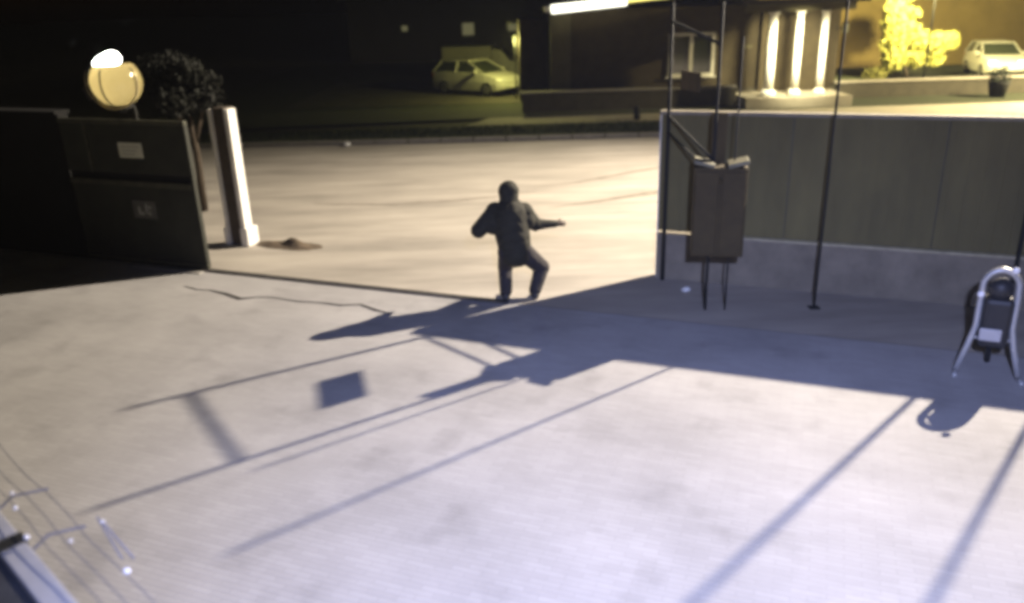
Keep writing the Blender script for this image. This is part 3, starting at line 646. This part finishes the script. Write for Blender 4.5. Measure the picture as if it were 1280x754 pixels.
pe = tag(empty('person', (0.17, 10.73, 0), R(0)), 'person in dark hooded jacket, crouching stance, one arm held out right', 'person')
HD = Vector((-0.17, 0.07, 1.525)); NK = (-0.165, 0.03, 1.36)
SL, SR = (-0.36, 0.02, 1.27), (0.035, 0.02, 1.26); EL, ER = (-0.60, -0.06, 1.03), (0.19, 0.10, 1.045)
HL, HR = (-0.44, 0.20, 1.02), (0.50, 0.17, 1.03)
HIL, HIR = (-0.20, -0.10, 0.72), (0.00, -0.10, 0.72); KL, KR = (-0.25, 0.17, 0.42), (0.27, 0.12, 0.41)
AL, AR = (-0.25, -0.05, 0.09), (0.165, -0.04, 0.09)
def fingers(base, d, side, r=0.0085):
    base = Vector(base); d = Vector(d).normalized(); s = Vector(side).normalized(); nrm = d.cross(s); out = []
    out.append((base - d*0.03, base + d*0.055, 0.027, 0.030))
    out.append((base + s*0.022, base + d*0.06 + s*0.026, 0.018, 0.016)); out.append((base - s*0.022, base + d*0.055 - s*0.026, 0.018, 0.016))
    for k, ln_ in enumerate((0.062, 0.075, 0.07, 0.055)):
        o_ = s*(0.033 - k*0.022); a = base + d*0.06 + o_; b = a + d*ln_*0.55 + o_*0.15 - nrm*0.006; c = b + d*ln_*0.5 - nrm*0.018
        out += [(a, b, r+0.001, r), (b, c, r, r*0.85)]
    t0 = base + d*0.01 + s*0.034; t1 = t0 + d*0.035 + s*0.028; out += [(t0, t1, 0.012, 0.010), (t1, t1 + d*0.03 + s*0.004, 0.010, 0.008)]
    return out
dL = Vector(HL) - Vector(EL); dR = Vector(HR) - Vector(ER)
body_ch = [(NK, HD - Vector((0,0.01,0.06)), 0.055, 0.06), ((-0.16,0.0,1.22), (-0.12,-0.05,0.92), 0.13, 0.12), ((-0.12,-0.05,0.92), (-0.10,-0.10,0.76), 0.12, 0.13),
           (SL, EL, 0.055, 0.045), (EL, HL, 0.042, 0.030), (SR, ER, 0.055, 0.045), (ER, HR, 0.042, 0.030), (SL, SR, 0.07, 0.07),
           (HIL, KL, 0.085, 0.06), (KL, AL, 0.055, 0.042), (HIR, KR, 0.085, 0.06), (KR, AR, 0.055, 0.042), (AL, (-0.28,0.10,0.05), 0.042, 0.035), (AR, (0.19,0.11,0.05), 0.042, 0.035)]
body_ch += fingers(HL, dL, (-0.2,0.3,0.9)) + fingers(Vector(HR), dR, (-0.15,0.35,0.9))
head_b = [(HD, 0.095, (0.86, 1.0, 1.18)), (HD + Vector((0.01,0.05,-0.055)), 0.07, (0.85,0.9,0.9)), (HD + Vector((0.012,0.105,-0.015)), 0.018, (0.8,1.2,1.4)),
          (HD + Vector((-0.083,0.0,-0.01)), 0.026, (0.4,0.9,1.3)), (HD + Vector((0.083,0.0,-0.01)), 0.026, (0.4,0.9,1.3)), (HD + Vector((0.01,0.085,-0.062)), 0.022, (1.5,0.7,0.5))]
bd = blob('body', body_ch, head_b, 'skin', pe, 0.0085, 3)
jk = blob('jacket', [((-0.16,0.0,1.20), (-0.13,-0.045,0.94), 0.265, 0.255), ((-0.13,-0.045,0.94), (-0.10,-0.09,0.72), 0.255, 0.235), (SL, SR, 0.14, 0.13),
          (SL, EL, 0.13, 0.115), (EL, HL, 0.09, 0.06), (SR, ER, 0.125, 0.10), (ER, (0.475,0.165,1.03), 0.088, 0.052), ((-0.165,0.0,1.30), (-0.165,0.03,1.40), 0.12, 0.10)],
          [((-0.29,-0.01,1.12), 0.15, (1,0.9,1.2)), ((-0.03,-0.01,1.12), 0.14, (1,0.9,1.2)), ((-0.62,-0.06,0.985), 0.07, (1.1,1,0.7)), ((-0.40,-0.03,1.12), 0.15, (1,0.9,1.1)), ((0.06,0.0,1.14), 0.13, (1,0.9,1.1))], 'jacket', pe, 0.014, 5)
hd = blob('hood', [((-0.166,0.01,1.40), HD + Vector((0,-0.015,0.0)), 0.14, 0.142)], [(HD + Vector((0,-0.02,0.02)), 0.145, (1.0,0.95,1.0))], 'jacket', jk, 0.013, 4)
tz = blob('trousers', [(HIL, HIR, 0.16, 0.155), (HIL, KL, 0.15, 0.115), (KL, (-0.25,-0.045,0.13), 0.11, 0.095), (HIR, KR, 0.15, 0.12), (KR, (0.165,-0.035,0.13), 0.115, 0.095)], [], 'trousers', pe, 0.014, 5)
for a, b in (((-0.25,-0.09,0.055), (-0.285,0.14,0.045)), ((0.165,-0.08,0.055), (0.20,0.15,0.045))):
    blob('shoe', [(a, b, 0.055, 0.045)], [(a, 0.055, (1,1,1)), (Vector(b) - Vector((0,0,0.008)), 0.045, (1.1,1.2,0.8))], 'shoe', pe, 0.010, 3)
for s_ in (-1, 1):
    part('eye', 'ceramic', bd, lambda bm, s_=s_: ball(bm, HD + Vector((0.01+s_*0.032,0.083,0.012)), 0.012, 2))

# ------------------------------------------------------------------ thin mist added to imitate milky camera glare
hz = part('haze', 'white', None, bx(-60, 60, -1.6, 80, -1.03, 13.5)); hz['kind'] = 'stuff'
hm_ = bpy.data.materials.new('glare_mist'); hm_.use_nodes = True
for x in list(hm_.node_tree.nodes):
    if x.type == 'BSDF_PRINCIPLED': hm_.node_tree.nodes.remove(x)
pv = hm_.node_tree.nodes.new('ShaderNodeVolumePrincipled'); pv.inputs['Color'].default_value = (0.85, 0.86, 0.9, 1); pv.inputs['Density'].default_value = 0.00032
hm_.node_tree.links.new(pv.outputs[0], [x for x in hm_.node_tree.nodes if x.type == 'OUTPUT_MATERIAL'][0].inputs['Volume'])
hz.data.materials.clear(); hz.data.materials.append(hm_)
hz['label'] = 'thin pale mist added for camera glare over the yard and street'; hz['category'] = 'mist'
